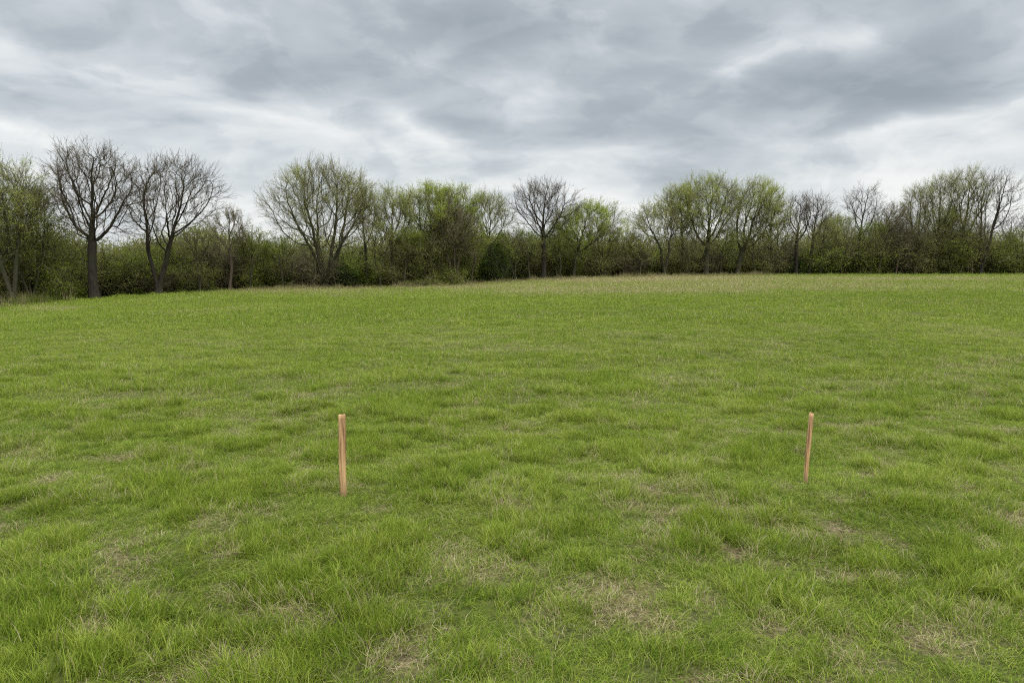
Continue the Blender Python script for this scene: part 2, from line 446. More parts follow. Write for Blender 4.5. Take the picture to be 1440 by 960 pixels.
# ------------------------------------------------------------------ bushes
def bush_meshes(seed, w, h, nst, nleaf, lsize, bare=0.0, conic=False):
    rng = np.random.default_rng(seed)
    n = nst
    th = rng.uniform(0, 2 * math.pi, n); q = np.sqrt(rng.uniform(0, 1, n))
    P0 = np.stack([np.cos(th) * q * w * .22, np.sin(th) * q * w * .18, np.zeros(n)], 1)
    D = unit(np.stack([np.cos(th) * q * w * .45, np.sin(th) * q * w * .38, np.full(n, h * .75)], 1))
    L = rng.uniform(.7, 1.05, n) * h * (1 - .25 * q)
    P, Rr, _ = grow(rng, P0, D, L, rng.uniform(.025, .06, n), 8, 8, .16, .03)
    V1, Q1 = tubes(P, Rr, 5)
    # second order
    m = n * 14; pi = rng.integers(0, n, m); ti = rng.integers(2, 8, m)
    D2 = unit(unit(P[pi, ti] - P[pi, ti - 1]) * .6 + rng.normal(size=(m, 3)) * .6 + np.array([0, 0, .15]))
    P2, R2, _ = grow(rng, P[pi, ti], D2, rng.uniform(.5, 1.5, m) * h / 4.5, np.full(m, .016), 5, 5, .22, .05)
    m3 = m * 4; pi = rng.integers(0, m, m3); ti = rng.integers(1, 5, m3)
    D3 = unit(unit(P2[pi, ti] - P2[pi, ti - 1]) * .6 + rng.normal(size=(m3, 3)) * .7 + np.array([0, 0, .1]))
    P3, R3, _ = grow(rng, P2[pi, ti], D3, rng.uniform(.25, .7, m3), np.full(m3, .010), 3, 3, .2, .03)
    Va, Qa = tubes(P2, R2, 3); Vb, Qb = tubes(P3, R3, 3)
    V = np.concatenate([Va, Vb]); Q = np.concatenate([Qa, Qb + len(Va)])
    rn = np.concatenate([np.repeat(rng.uniform(size=m), 15), np.repeat(rng.uniform(size=m3), 9)])
    pool = np.concatenate([P3[:, 1:].reshape(-1, 3), P2[:, 2:].reshape(-1, 3)])
    c = pool[rng.integers(0, len(pool), nleaf)] + rng.normal(size=(nleaf, 3)) * .22
    if conic:
        def pinch(A):
            A = A.copy(); kk = np.clip(1 - A[:, 2] / (h * 1.02), .03, 1) ** .6
            r_ = np.hypot(A[:, 0], A[:, 1]); f_ = np.minimum(1, kk * w * .44 / np.maximum(r_, 1e-3)); A[:, 0] *= f_; A[:, 1] *= f_; A[:, 2] = np.minimum(A[:, 2], h)
            return A
        V1 = pinch(V1); V = pinch(V)
        k = np.clip(1 - c[:, 2] / h, .05, 1) ** .6; c[:, 2] = np.minimum(c[:, 2], h)
        rr = np.hypot(c[:, 0], c[:, 1]); an = np.arctan2(c[:, 1], c[:, 0]); lim = k * w * .5 * (.72 + .75 * fbm(an * 1.6 + 9, c[:, 2] * 1.3, .8, 3, 2)) * rng.uniform(.85, 1.12, len(c))
        f = np.minimum(1, lim / np.maximum(rr, 1e-3)); c[:, 0] *= f; c[:, 1] *= f
    else:     # low skirt of leaves so that the bush reads down to the ground
        k = nleaf // 4; th = rng.uniform(0, 6.28, k); q = np.sqrt(rng.uniform(.1, 1, k))
        s = np.stack([np.cos(th) * q * w * .46, np.sin(th) * q * w * .40, rng.uniform(.05, .42, k) * h], 1)
        if bare < .5: c = np.concatenate([c, s])
    c[:, 2] = np.maximum(c[:, 2], .08)
    g = fbm(c[:, 0] + seed, c[:, 2] + c[:, 1] * .6, .9, 3, seed % 5)
    keep = rng.uniform(size=len(c)) < np.clip((g - .30) * 4, .25, 1); c = c[keep]; g = g[keep]
    V3, Q3 = leaf_quads(c, lsize, rng)
    rl = np.clip(g * 1.15 - .12 + rng.uniform(0, .22, len(c)), 0, 1)
    return (V1, Q1), (V, Q, rn), (V3, Q3, np.repeat(rl, 4))
_bc = {}
BUSH_KIND = {   # seeds, w, h, stems, leaves, leaf size, bare, conic, leaf material, twig material
    'green': (4.6, 4.2, 34, 11000, .066, 0, False, 'green', M_TWIG_OLIVE),
    'lime': (4.6, 4.2, 34, 10000, .064, 0, False, 'lime', M_TWIG_OLIVE),
    'mid': (4.8, 4.2, 36, 11000, .066, 0, False, 'mid', M_TWIG_OLIVE),
    'olive': (4.8, 4.2, 40, 9500, .062, 0, False, 'olive', M_TWIG_OLIVE),
    'brown': (4.6, 4.2, 60, 5500, .055, 0, False, 'red', M_TWIG_BROWN),
    'dark': (4.4, 4.0, 40, 12000, .075, 0, True, 'dark', M_BARK_DARK),
    'low': (3.6, 1.7, 40, 3500, .075, 0, False, 'mid', M_TWIG_OLIVE),
}
def make_bush(kind, var, px, dY, w_px, top_py, label, name='shrub'):
    dY = dY * .88 + .1
    Y = float(edgeD((px - 720) / F)) + dY
    X = at(px, Y); z0 = Hs(X, Y) - .05
    W, Hh, nst, nl, ls, bare, conic, lm, tm = BUSH_KIND[kind]
    key = (kind, var)
    if key not in _bc:
        a, b, c = bush_meshes(hash((len(kind), kind[0], var).__repr__().__len__() + ord(kind[0]) * 7 + ord(kind[-1]) + var * 31) % 1000, W, Hh, nst, nl, ls, bare, conic)
        ms = build_mesh('stems', a[0], a[1], smooth_shade=True); ms.materials.append(M_BARK_BROWN if kind == 'brown' else M_BARK_OLIVE)
        mt = build_mesh('twigs', b[0], b[1], attrs={'rnd': b[2]}); mt.materials.append(tm)
        ml = build_mesh('leaves', c[0], c[1], attrs={'rnd': c[2]}); ml.materials.append(LEAF[lm])
        _bc[key] = (ms, mt, ml)
    ms, mt, ml = _bc[key]
    root = empty(name, (X, Y, z0), label, 'shrub' if name != 'evergreen_shrub' else 'evergreen shrub', 'shrubs of the thicket along the field edge')
    top_py += 11 * math.sin(px * .37) + 5 * math.sin(px * 1.3)
    w = w_px / F * Y; h = up(top_py, Y) - z0
    root.scale = (w / W, w / W, h / Hh * .95); root.rotation_euler = (0, 0, (px * 1.7) % 6.28)
    link('stems', ms, None, root); tw = link('twigs', mt, None, root); link('leaves', ml, None, tw)
    return root

# ------------------------------------------------------------------ ground
def build_ground():
    rr = np.concatenate([[0.0], np.geomspace(.5, 3000, 330)])
    th = np.linspace(0, 2 * math.pi, 720, endpoint=False)
    Rg, Tg = np.meshgrid(rr[1:], th, indexing='ij')
    x = np.concatenate([[0], (Rg * np.sin(Tg)).ravel()]); y = np.concatenate([[0], (Rg * np.cos(Tg)).ravel()])
    z, d, l, b, t = fields(x, y)
    n, m = Rg.shape
    i = np.arange(n - 1)[:, None] * m; j = np.arange(m)[None]; j2 = (j + 1) % m
    q = np.stack([1 + i + j, 1 + i + m + j, 1 + i + m + j2, 1 + i + j2], -1).reshape(-1, 4)
    tr = np.stack([np.zeros(m, int), 1 + np.arange(m), 1 + (np.arange(m) + 1) % m], 1)
    # under the trees the sod gives way to dark litter
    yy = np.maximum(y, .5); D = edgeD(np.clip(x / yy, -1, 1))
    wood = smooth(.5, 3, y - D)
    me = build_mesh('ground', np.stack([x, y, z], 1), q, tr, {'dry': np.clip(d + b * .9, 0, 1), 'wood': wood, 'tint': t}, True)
    mt, nt, N, L = new_mat('meadow_soil')
    out = N.new('ShaderNodeOutputMaterial'); p = N.new('ShaderNodeBsdfPrincipled')
    tc = N.new('ShaderNodeTexCoord')
    n1 = N.new('ShaderNodeTexNoise'); n1.inputs['Scale'].default_value = 28; n1.inputs['Detail'].default_value = 6; n1.inputs['Roughness'].default_value = .7
    n2 = N.new('ShaderNodeTexNoise'); n2.inputs['Scale'].default_value = 2.2; n2.inputs['Detail'].default_value = 5
    L.new(tc.outputs['Object'], n1.inputs[0]); L.new(tc.outputs['Object'], n2.inputs[0])
    gr = ramp(N, [(.3, (.030, .036, .010)), (.5, (.065, .075, .018)), (.72, (.14, .14, .04))]); L.new(n1.outputs['Fac'], gr.inputs[0])
    st = ramp(N, [(.34, (.035, .025, .015)), (.52, (.12, .085, .048)), (.72, (.33, .255, .145))]); L.new(n1.outputs['Fac'], st.inputs[0])
    c = mixc(N, L, attr(N, 'dry').outputs['Fac'], gr.outputs[0], st.outputs[0])
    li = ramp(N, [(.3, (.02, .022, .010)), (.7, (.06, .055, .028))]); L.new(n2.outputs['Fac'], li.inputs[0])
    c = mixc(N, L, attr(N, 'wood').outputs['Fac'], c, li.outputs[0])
    L.new(c, p.inputs['Base Color']); p.inputs['Roughness'].default_value = .95; p.inputs['Specular IOR Level'].default_value = .1
    b_ = N.new('ShaderNodeBump'); b_.inputs['Distance'].default_value = .03; b_.inputs['Strength'].default_value = .7
    L.new(n1.outputs['Fac'], b_.inputs['Height']); L.new(b_.outputs[0], p.inputs['Normal']); L.new(p.outputs[0], out.inputs[0])
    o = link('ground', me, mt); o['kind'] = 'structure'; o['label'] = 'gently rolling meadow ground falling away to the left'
build_ground()

# ------------------------------------------------------------------ grass
def tuft_mesh(name, seed, nb, rad, h0, h1, w, lean0, lean1, segs=3, flat=False, comb=0):
    rng = np.random.default_rng(seed)
    th = rng.uniform(0, 2 * math.pi, nb); q = np.sqrt(rng.uniform(0, 1, nb)) * rad
    bx = np.cos(th) * q; by = np.sin(th) * q
    az = th + rng.normal(size=nb) * 1.1
    if comb: az = rng.normal(size=nb) * comb
    h = rng.uniform(h0, h1, nb) * (1 - .25 * (q / rad) ** 2); ln = rng.uniform(lean0, lean1, nb)
    ww = w * rng.uniform(.6, 1.25, nb)
    facing = az + math.pi / 2 + rng.normal(size=nb) * .9
    V = []; rn = []; hh = []
    rv = rng.uniform(size=nb)
    side = rng.normal(size=nb) * .25
    for s in range(segs + 1):
        t = s / segs
        hor = ln * h * t ** 1.6; ver = h * (t - (.42 * np.clip(ln, 0, 1.4) * t ** 2.4))
        if flat: ver = h * .35 * np.sin(t * 2.6) ; hor = ln * h * t
        cxx = bx + np.cos(az + side * t) * hor; cyy = by + np.sin(az + side * t) * hor
        wd = ww * (1 - t) ** .7 * (1 if s < segs else 0)
        dx = np.cos(facing) * wd / 2; dy = np.sin(facing) * wd / 2
        zc = ver - (.01 if s == 0 else 0)
        if s < segs:
            V.append(np.stack([cxx - dx, cyy - dy, zc], 1)); V.append(np.stack([cxx + dx, cyy + dy, zc], 1))
            rn += [rv, rv]; hh += [np.full(nb, t)] * 2
        else:
            V.append(np.stack([cxx, cyy, zc], 1)); rn.append(rv); hh.append(np.full(nb, 1.))
    k = 2 * segs + 1
    VV = np.stack(V, 1).reshape(-1, 3); rn = np.stack(rn, 1).ravel(); hh = np.stack(hh, 1).ravel()
    b = (np.arange(nb) * k)[:, None]
    Q = np.concatenate([b + np.array([[2 * i, 2 * i + 1, 2 * i + 3, 2 * i + 2]]) for i in range(segs - 1)]) if segs > 1 else None
    T = b + np.array([[k - 3, k - 2, k - 1]])
    me = build_mesh(name, VV, Q, T, {'rnd': rn, 'hh': hh}); me.materials.append(M_GRASS)
    return me
def proto_collection(name, meshes):
    c = bpy.data.collections.new(name)
    for i, me in enumerate(meshes):
        o = bpy.data.objects.new('%s_%02d' % (name, i), me); c.objects.link(o)
    return c
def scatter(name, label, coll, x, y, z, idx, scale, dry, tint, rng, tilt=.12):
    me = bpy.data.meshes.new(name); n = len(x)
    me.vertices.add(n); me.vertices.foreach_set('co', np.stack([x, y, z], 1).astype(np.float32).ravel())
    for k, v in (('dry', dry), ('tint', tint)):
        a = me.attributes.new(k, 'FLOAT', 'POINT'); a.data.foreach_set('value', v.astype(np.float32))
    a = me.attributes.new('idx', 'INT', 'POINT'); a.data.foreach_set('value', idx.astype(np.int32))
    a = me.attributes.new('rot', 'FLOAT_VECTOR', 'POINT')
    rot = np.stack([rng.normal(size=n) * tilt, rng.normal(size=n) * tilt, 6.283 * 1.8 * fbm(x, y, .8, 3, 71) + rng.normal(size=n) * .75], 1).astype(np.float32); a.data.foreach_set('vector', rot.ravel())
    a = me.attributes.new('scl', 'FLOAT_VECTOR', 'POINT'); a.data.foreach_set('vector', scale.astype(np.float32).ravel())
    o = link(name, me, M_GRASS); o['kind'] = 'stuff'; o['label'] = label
    ng = bpy.data.node_groups.new(name, 'GeometryNodeTree')
    ng.interface.new_socket('Geometry', in_out='INPUT', socket_type='NodeSocketGeometry')
    ng.interface.new_socket('Geometry', in_out='OUTPUT', socket_type='NodeSocketGeometry')
    N = ng.nodes; L = ng.links
    gi = N.new('NodeGroupInput'); go = N.new('NodeGroupOutput'); ip = N.new('GeometryNodeInstanceOnPoints')
    ci = N.new('GeometryNodeCollectionInfo'); ci.inputs['Collection'].default_value = coll
    ci.inputs['Separate Children'].default_value = True; ci.inputs['Reset Children'].default_value = True
    def na(nm, tp):
        a = N.new('GeometryNodeInputNamedAttribute'); a.data_type = tp; a.inputs['Name'].default_value = nm
        return [s for s in a.outputs if s.enabled and s.name == 'Attribute'][0]
    L.new(gi.outputs[0], ip.inputs['Points']); L.new(ci.outputs[0], ip.inputs['Instance'])
    ip.inputs['Pick Instance'].default_value = True
    L.new(na('idx', 'INT'), ip.inputs['Instance Index'])
    e2r = N.new('FunctionNodeEulerToRotation'); L.new(na('rot', 'FLOAT_VECTOR'), e2r.inputs[0]); L.new(e2r.outputs[0], ip.inputs['Rotation'])
    L.new(na('scl', 'FLOAT_VECTOR'), ip.inputs['Scale']); L.new(ip.outputs[0], go.inputs[0])
    md = o.modifiers.new('scatter', 'NODES'); md.node_group = ng
    return o
def sample(rng, y0, y1, dens, margin=.80, extra=1.6):
    area = (margin * (y1 ** 2 - y0 ** 2)) + 2 * extra * (y1 - y0)
    n = int(area * dens)
    t = rng.uniform(size=n * 2); y = np.sqrt(y0 ** 2 + t * (y1 ** 2 - y0 ** 2))
    y = y[:n]; x = rng.uniform(-1, 1, n) * (margin * y + extra)
    return x, y

STAKES = []
def grass_ring(rng, name, label, coll, y0, y1, dens, kinds, s0, zs, rag=.0):
    """kinds: dict with index lists for 'tall','mid','short','mat'"""
    x, y = sample(rng, y0, y1, dens)
    if rag: y = y + rng.normal(size=len(y)) * rag
    z, d, l, b, t = fields(x, y)
    D = edgeD(np.clip(x / np.maximum(y, .5), -1, 1))
    dn = np.clip(d + .35 * rng.normal(size=len(x)) * (d > .12), 0, 1)
    r = rng.uniform(size=len(x))
    keep = (y < D + 1.2) & (r < 1 - .5 * smooth(.45, .9, d) * (fbm(x, y, .09, 2, 15) > .47))
    # bare spots right at the feet of the stakes stay open
    lum = np.clip(l + rng.normal(size=len(x)) * .18, 0, 1)
    idx = np.where(dn > .55, rng.choice(kinds['mat'], len(x)), np.where(lum > .55, rng.choice(kinds['tall'], len(x)), np.where(lum > .22, rng.choice(kinds['mid'], len(x)), rng.choice(kinds['short'], len(x)))))
    sc = s0 * rng.uniform(.8, 1.25, len(x)); hz = sc * zs * (.66 + .6 * l) * rng.uniform(.8, 1.2, len(x)) * (1 - .35 * d)
    dry = np.clip(d * .85 + b * .85 + .05 * rng.normal(size=len(x)), 0, 1)
    tint = np.clip(.15 + .32 * t + .30 * fbm(x, y, .7, 3, 62) + .12 * rng.normal(size=len(x)) + .06 * l, 0, 1)
    for (sx_, sy_) in SPOTS:
        q = np.exp(-(((x - sx_) / .22) ** 2 + ((y - sy_ + .10) / .30) ** 2)); hz = hz * (1 - .12 * q)
        keep &= ~((np.abs(x - sx_) < .035) & (np.abs(y - sy_) < .035))
    k = keep
    return scatter(name, label, coll, x[k], y[k], z[k] - .004, idx[k], np.stack([sc, sc, hz], 1)[k], dry[k], tint[k], rng)

rng = np.random.default_rng(5)
near = [tuft_mesh('blades', 1, 26, .055, .08, .15, .0042, .25, .95, 4, comb=1.5), tuft_mesh('blades', 2, 26, .055, .07, .14, .0040, .3, 1.1, 4, comb=1.5),
        tuft_mesh('blades', 3, 24, .045, .09, .17, .0044, .2, .8, 4, comb=1.5),
        tuft_mesh('blades', 4, 26, .06, .05, .10, .0037, .4, 1.2, 3, comb=1.5), tuft_mesh('blades', 5, 26, .06, .05, .11, .0037, .3, 1.3, 3, comb=1.5),
        tuft_mesh('blades', 6, 26, .07, .03, .07, .0034, .4, 1.4, 3, comb=1.5), tuft_mesh('blades', 7, 26, .07, .03, .06, .0034, .6, 1.6, 3, comb=1.5),
        tuft_mesh('blades', 8, 22, .08, .04, .085, .0028, .7, 1.5, 4, True), tuft_mesh('blades', 9, 22, .08, .03, .075, .0028, .5, 1.3, 4, True, .9)]
C_near = proto_collection('near_tuft', near)
midm = [tuft_mesh('blades', 11, 40, .13, .07, .15, .0055, .25, .9, 3), tuft_mesh('blades', 12, 40, .13, .09, .18, .0055, .25, .9, 3),
        tuft_mesh('blades', 13, 40, .14, .05, .10, .0052, .4, 1.2, 2), tuft_mesh('blades', 14, 40, .14, .05, .09, .0050, .4, 1.2, 2),
        tuft_mesh('blades', 15, 40, .15, .04, .08, .0050, .5, 1.4, 2)]
C_mid = proto_collection('mid_tuft', midm)
farm = [tuft_mesh('blades', 21, 70, .42, .08, .16, .014, .25, .9, 2), tuft_mesh('blades', 22, 70, .42, .07, .13, .013, .25, .9, 2),
        tuft_mesh('blades', 23, 70, .42, .06, .11, .012, .4, 1.2, 2)]
C_far = proto_collection('far_tuft', farm)
vfar = [tuft_mesh('blades', 31, 150, 1.2, .09, .19, .028, .25, .9, 1), tuft_mesh('blades', 32, 150, 1.2, .07, .14, .026, .3, 1., 1)]
C_vfar = proto_collection('distant_tuft', vfar)
KN = dict(tall=[0, 1, 2, 2], mid=[0, 1, 3, 4], short=[3, 4, 5, 6, 6], mat=[7, 8, 7, 8, 6])
KM = dict(tall=[0, 1, 1], mid=[0, 2], short=[2, 3, 4], mat=[4, 4, 3])
KF = dict(tall=[0], mid=[0, 1], short=[1, 2], mat=[2])
KV = dict(tall=[0], mid=[0, 1], short=[1], mat=[1])
grass_ring(rng, 'grass', 'fresh green meadow grass in tussocks with straw patches in the foreground', C_near, 1.2, 8.5, 860, KN, .84, .98)
grass_ring(rng, 'grass', 'short green meadow grass beyond the two wooden stakes', C_mid, 7.8, 22, 150, KM, .92, .92)
grass_ring(rng, 'grass', 'even green meadow grass in the middle of the field', C_far, 20, 46, 14, KF, 1.0, 1.0)
grass_ring(rng, 'grass', 'distant green meadow grass reaching the thicket', C_vfar, 43, 108, 2.6, KV, 1.0, .9)

# fanned tussocks
tus = [tuft_mesh('blades', 61 + i, 80, .05, .07, .175, .0048, .35, 1.15, 4) for i in range(4)]
C_tus = proto_collection('tussock', tus)
def tussocks():
    rng = np.random.default_rng(44)
    x, y = sample(rng, 1.2, 18, 62)
    z, d, l, b, t = fields(x, y)
    pr = smooth(.25, .85, l) * (1 - smooth(.2, .6, d)) * (1 - .7 * smooth(7, 14, y)) * (.35 + .65 * (fbm(x, y, .4, 2, 51) > .5))
    k = rng.uniform(size=len(x)) < pr
    n = k.sum(); s = rng.uniform(.55, 1.2, n) * (.62 + .42 * l[k])
    scatter('grass', 'taller darker grass tussocks fanning out of the near meadow', C_tus, x[k], y[k], z[k] - .006, rng.integers(0, 4, n),
            np.stack([s * 1.15, s * 1.15, s * .95], 1), rng.uniform(0, .06, n), np.clip(.02 + .40 * t[k] + .34 * fbm(x[k], y[k], .5, 2, 61) + .16 * rng.normal(size=n) + .10, 0, 1), rng, .16)
tussocks()

# tall dead grass along the field edge
deadm = [tuft_mesh('blades', 41, 46, .35, .22, .55, .012, .1, .6, 2), tuft_mesh('blades', 42, 46, .35, .15, .45, .011, .15, .8, 2)]
C_dead = proto_collection('dead_tuft', deadm)
def dead_grass():
    rng = np.random.default_rng(77)
    x, y = sample(rng, 40, 108, 8.0)
    z, d, l, b, t = fields(x, y)
    D = edgeD(np.clip(x / y, -1, 1)); pxx = x / y * F + 720
    edge = np.exp(-((y - D + .7) / .9) ** 2) * smooth(240, 420, pxx) * np.where(pxx > 1090, .25, 1) * (.35 + .9 * fbm(x, y, 2.5, 3, 21))
    pr = np.clip(b * .8, 0, 1) + edge * 2.2
    k = (rng.uniform(size=len(x)) < pr) & (y < D + 1.8)
    n = k.sum(); e = edge[k]
    s = rng.uniform(.7, 1.2, n); hz = s * (.55 + 1.5 * np.clip(e, 0, 1)) * rng.uniform(.7, 1.25, n)
    scatter('dry_grass', 'tall tan dead grass in a band along the far field edge', C_dead, x[k], y[k], z[k] - .01, rng.integers(0, 2, n),
            np.stack([s, s, hz], 1), np.clip(.78 + .1 * rng.normal(size=n), 0, 1), rng.uniform(.3, .7, n), rng, .06)
dead_grass()
# pale reeds and briars at the left margin
reedm = [tuft_mesh('blades', 51, 40, .5, .7, 1.7, .016, .05, .45, 3), tuft_mesh('blades', 52, 40, .5, .5, 1.3, .014, .05, .6, 3)]
C_reed = proto_collection('reed_tuft', reedm)
def reeds():
    rng = np.random.default_rng(78)
    n = 90; px = rng.normal(32, 26, n); Y = edgeD((px - 720) / F) + rng.uniform(.4, 2.5, n)
    x = (px - 720) / F * Y; z = H(x, Y)
    s = rng.uniform(.6, 1.15, n)
    scatter('dead_reeds', 'pale dead stalks standing at the left end of the thicket', C_reed, x, Y, z, rng.integers(0, 2, n), np.stack([s, s, s], 1) ,
            np.clip(.35 + .2 * rng.normal(size=n), 0, 1), rng.uniform(.0, .15, n), rng, .08)
reeds()

# ------------------------------------------------------------------ stakes
def wood_mat():
    m, nt, N, L = new_mat('stake_wood')
    out = N.new('ShaderNodeOutputMaterial'); p = N.new('ShaderNodeBsdfPrincipled')
    tc = N.new('ShaderNodeTexCoord'); mp = N.new('ShaderNodeMapping'); mp.inputs['Scale'].default_value = (60, 60, 3.2)
    L.new(tc.outputs['Object'], mp.inputs[0])
    n = N.new('ShaderNodeTexNoise'); n.inputs['Scale'].default_value = 1; n.inputs['Detail'].default_value = 6; n.inputs['Distortion'].default_value = .6
    L.new(mp.outputs[0], n.inputs[0])
    r = ramp(N, [(.34, (.13, .065, .03)), (.43, (.38, .215, .10)), (.55, (.56, .345, .165)), (.72, (.70, .47, .25))]); L.new(n.outputs['Fac'], r.inputs[0])
    n2 = N.new('ShaderNodeTexNoise'); n2.inputs['Scale'].default_value = 7; n2.inputs['Detail'].default_value = 4; L.new(tc.outputs['Object'], n2.inputs[0])
    r2 = ramp(N, [(.4, (0, 0, 0)), (.7, (1, 1, 1))]); L.new(n2.outputs['Fac'], r2.inputs[0])
    c = mixc(N, L, math_n(N, L, 'MULTIPLY', r2.outputs[0], .45), r.outputs[0], (.36, .20, .115))
    sx = N.new('ShaderNodeSeparateXYZ'); L.new(tc.outputs['Object'], sx.inputs[0])
    mr = N.new('ShaderNodeMapRange'); mr.inputs[1].default_value = .03; mr.inputs[2].default_value = .16; mr.inputs[3].default_value = .85; mr.inputs[4].default_value = 0
    L.new(math_n(N, L, 'ADD', sx.outputs[2], math_n(N, L, 'MULTIPLY', n2.outputs['Fac'], .1)), mr.inputs[0])
    c = mixc(N, L, mr.outputs[0], c, (.20, .13, .07))
    L.new(c, p.inputs['Base Color']); p.inputs['Roughness'].default_value = .8; p.inputs['Specular IOR Level'].default_value = .2
    b = N.new('ShaderNodeBump'); b.inputs['Strength'].default_value = .6; b.inputs['Distance'].default_value = .002
    L.new(n.outputs['Fac'], b.inputs['Height']); L.new(b.outputs[0], p.inputs['Normal']); L.new(p.outputs[0], out.inputs[0])
    return m
M_WOOD = wood_mat()
def make_stake(label, px, py, top_px, top_py, w, d, yaw, seed, notch):
    rng = np.random.default_rng(seed)
    X, Y = ground(px, py); z = Hs(X, Y)
    v = (480 - top_py) / F; k = cp + v * sp
    zt = CAMZ + Y * (-sp + v * cp) / k; xt = (top_px - 720) / F / k * Y
    h = zt - z; lean = (xt - X) / h
    nz = 26; ns = 11      # ring: 8 points (corners slightly rounded by wear)
    prof = [(-1, -.92), (-.92, -1), (-.62, -1), (-.5, -1), (.1, -1), (.92, -1), (1, -.92), (1, .92), (.92, 1), (-.92, 1), (-1, .92)]
    V = []; 
    for i in range(nz + 1):
        t = i / nz; zz = -.10 + (h + .10) * t
        wob = (1 + .05 * math.sin(t * 7 + seed) + .02 * rng.normal())
        bx = .003 * math.sin(t * 5 + seed)
        for j, (a, b) in enumerate(prof):
            dz = 0
            if i == nz: dz = notch(a, b)
            V.append((bx + a * w / 2 * wob + rng.normal() * .0006, b * d / 2 * wob + rng.normal() * .0006, zz + dz))
    Q = [(i * ns + j, i * ns + (j + 1) % ns, (i + 1) * ns + (j + 1) % ns, (i + 1) * ns + j) for i in range(nz) for j in range(ns)]
    c = len(V); V.append((0, 0, h + notch(0, 0)))
    T = [(nz * ns + j, nz * ns + (j + 1) % ns, c) for j in range(ns)]
    me = build_mesh('wooden_stake', V, Q, T)
    o = link('wooden_stake', me, M_WOOD, None, (X, Y, z))
    o.rotation_euler = (0, math.atan(lean), yaw)
    o.rotation_mode = 'XYZ'
    o['label'] = label; o['category'] = 'stake'; o['group'] = 'wooden stakes driven into the meadow'
    return o
make_stake('thicker reddish wooden stake with a flat rounded top, standing almost upright in the grass', 483.5, 697, 480, 583, .040, .034, R(-8), 3,
           lambda a, b: .003 * a + (.005 if (a < -.95) else 0) - (.007 if a > .95 else 0))
make_stake('thinner pale wooden stake leaning right, its top split and notched', 1133, 678, 1140.5, 582, .025, .026, R(2), 9,
           lambda a, b: (.020 if a < -.6 and b < 0 else (-.006 if -.6 < a < .3 else .004)))

# ------------------------------------------------------------------ trees
def eD(px): return float(edgeD((px - 720) / F))
G_BARE = 'bare grey trees of the tree line'; G_BUD = 'budding trees of the tree line'
def T(seed, px, dY, fork, top, x0, x1, label, kind, **kw):
    K = {'bare': (M_BARK_DARK, M_TWIG_GREY, None, 0, G_BARE, 'bare_tree'),
         'pale': (M_BARK_OLIVE, M_TWIG_OLIVE, 'pale', 8500, G_BUD, 'budding_tree'),
         'hint': (M_BARK_OLIVE, M_TWIG_OLIVE, 'pale', 2600, G_BUD, 'budding_tree'),
         'lime': (M_BARK_OLIVE, M_TWIG_OLIVE, 'lime', 9000, G_BUD, 'budding_tree'),
         'green': (M_BARK_OLIVE, M_TWIG_OLIVE, 'green', 12000, G_BUD, 'budding_tree'),
         'brown': (M_BARK_BROWN, M_TWIG_BROWN, 'red', 1500, G_BARE, 'bare_tree')}[kind]
    nl = int(kw.pop('nleaf', K[3]) * 2.2); dY = dY * .45 + .1
    make_tree(K[5], seed, px, eD(px) + dY, fork, top, x0, x1, label, K[0], K[1], K[2], nl, group=K[4], **kw)

T(1, 20, 3, 372, 217, -52, 76, 'tall budding tree at the left edge, pale green crown above two slim trunks', 'pale', stems=2, trunk_r=.24, wide=.55, n_attr=420, nleaf=4500)
T(2, 45, 5, 385, 252, -5, 98, 'bushy fresh green tree in front of the tall tree at the left edge', 'green', stems=3, trunk_r=.16, wide=.4, n_attr=300, nleaf=6500)
T(3, 134, 1.5, 346, 198, 68, 212, 'largest bare tree, thick dark trunk with wide rounded crown, left of its twin', 'bare', trunk_r=.33, n_attr=520, wide=.5, twig_n=2.4)
T(4, 224, 1.5, 352, 214, 178, 320, 'second large bare tree, touching the largest one, its crown spreading right', 'bare', trunk_r=.27, n_attr=460, wide=.52, stems=2)
T(5, 325, 2, 372, 290, 296, 352, 'small bare crooked tree standing alone between the twin bare trees and the olive dome', 'brown', trunk_r=.13, n_attr=160, lean=.05)
T(6, 458, 1.5, 366, 222, 374, 550, 'huge dome shaped tree with fan of many limbs and faint olive buds', 'hint', stems=6, trunk_r=.42, n_attr=720, wide=.45, nleaf=5000, twig_n=2.5)
T(7, 516, 5, 352, 262, 492, 540, 'slim upright budding tree just right of the huge dome shaped tree', 'hint', trunk_r=.13, n_attr=170, wide=.6)
T(8, 553, 3, 352, 259, 524, 592, 'slender tree with pale green buds between the slim upright one and the yellow green group', 'pale', trunk_r=.16, n_attr=220, wide=.6, nleaf=3600)
T(9, 606, 4, 348, 256, 570, 650, 'broad yellow green budding tree with bright top behind the reddish brown one', 'lime', stems=3, trunk_r=.2, n_attr=320, wide=.55, nleaf=8000)
T(10, 640, 6, 346, 258, 606, 678, 'yellow green tree rising over the right shoulder of the reddish brown tree', 'lime', trunk_r=.18, n_attr=260, wide=.6, nleaf=6000)
T(11, 640, 1, 370, 286, 604, 670, 'dense reddish brown twiggy tree without leaves in the middle of the green group', 'brown', stems=4, trunk_r=.2, n_attr=330, wide=.42, twig_n=4.0, nleaf=5000, sub=4)
T(12, 688, 4, 352, 268, 656, 718, 'thin half bare tree with yellow buds above the dark evergreen shrub', 'pale', trunk_r=.14, n_attr=220, wide=.55, nleaf=2200)
T(13, 764, 1, 340, 250, 716, 808, 'lone bare tree with round crown in the centre, on a single forked trunk', 'bare', trunk_r=.27, n_attr=360, wide=.55)
T(14, 806, 2, 362, 281, 782, 880, 'leaning leafy yellow green tree right of the lone bare centre tree', 'lime', trunk_r=.2, lean=.15, n_attr=320, wide=.5, nleaf=13000)
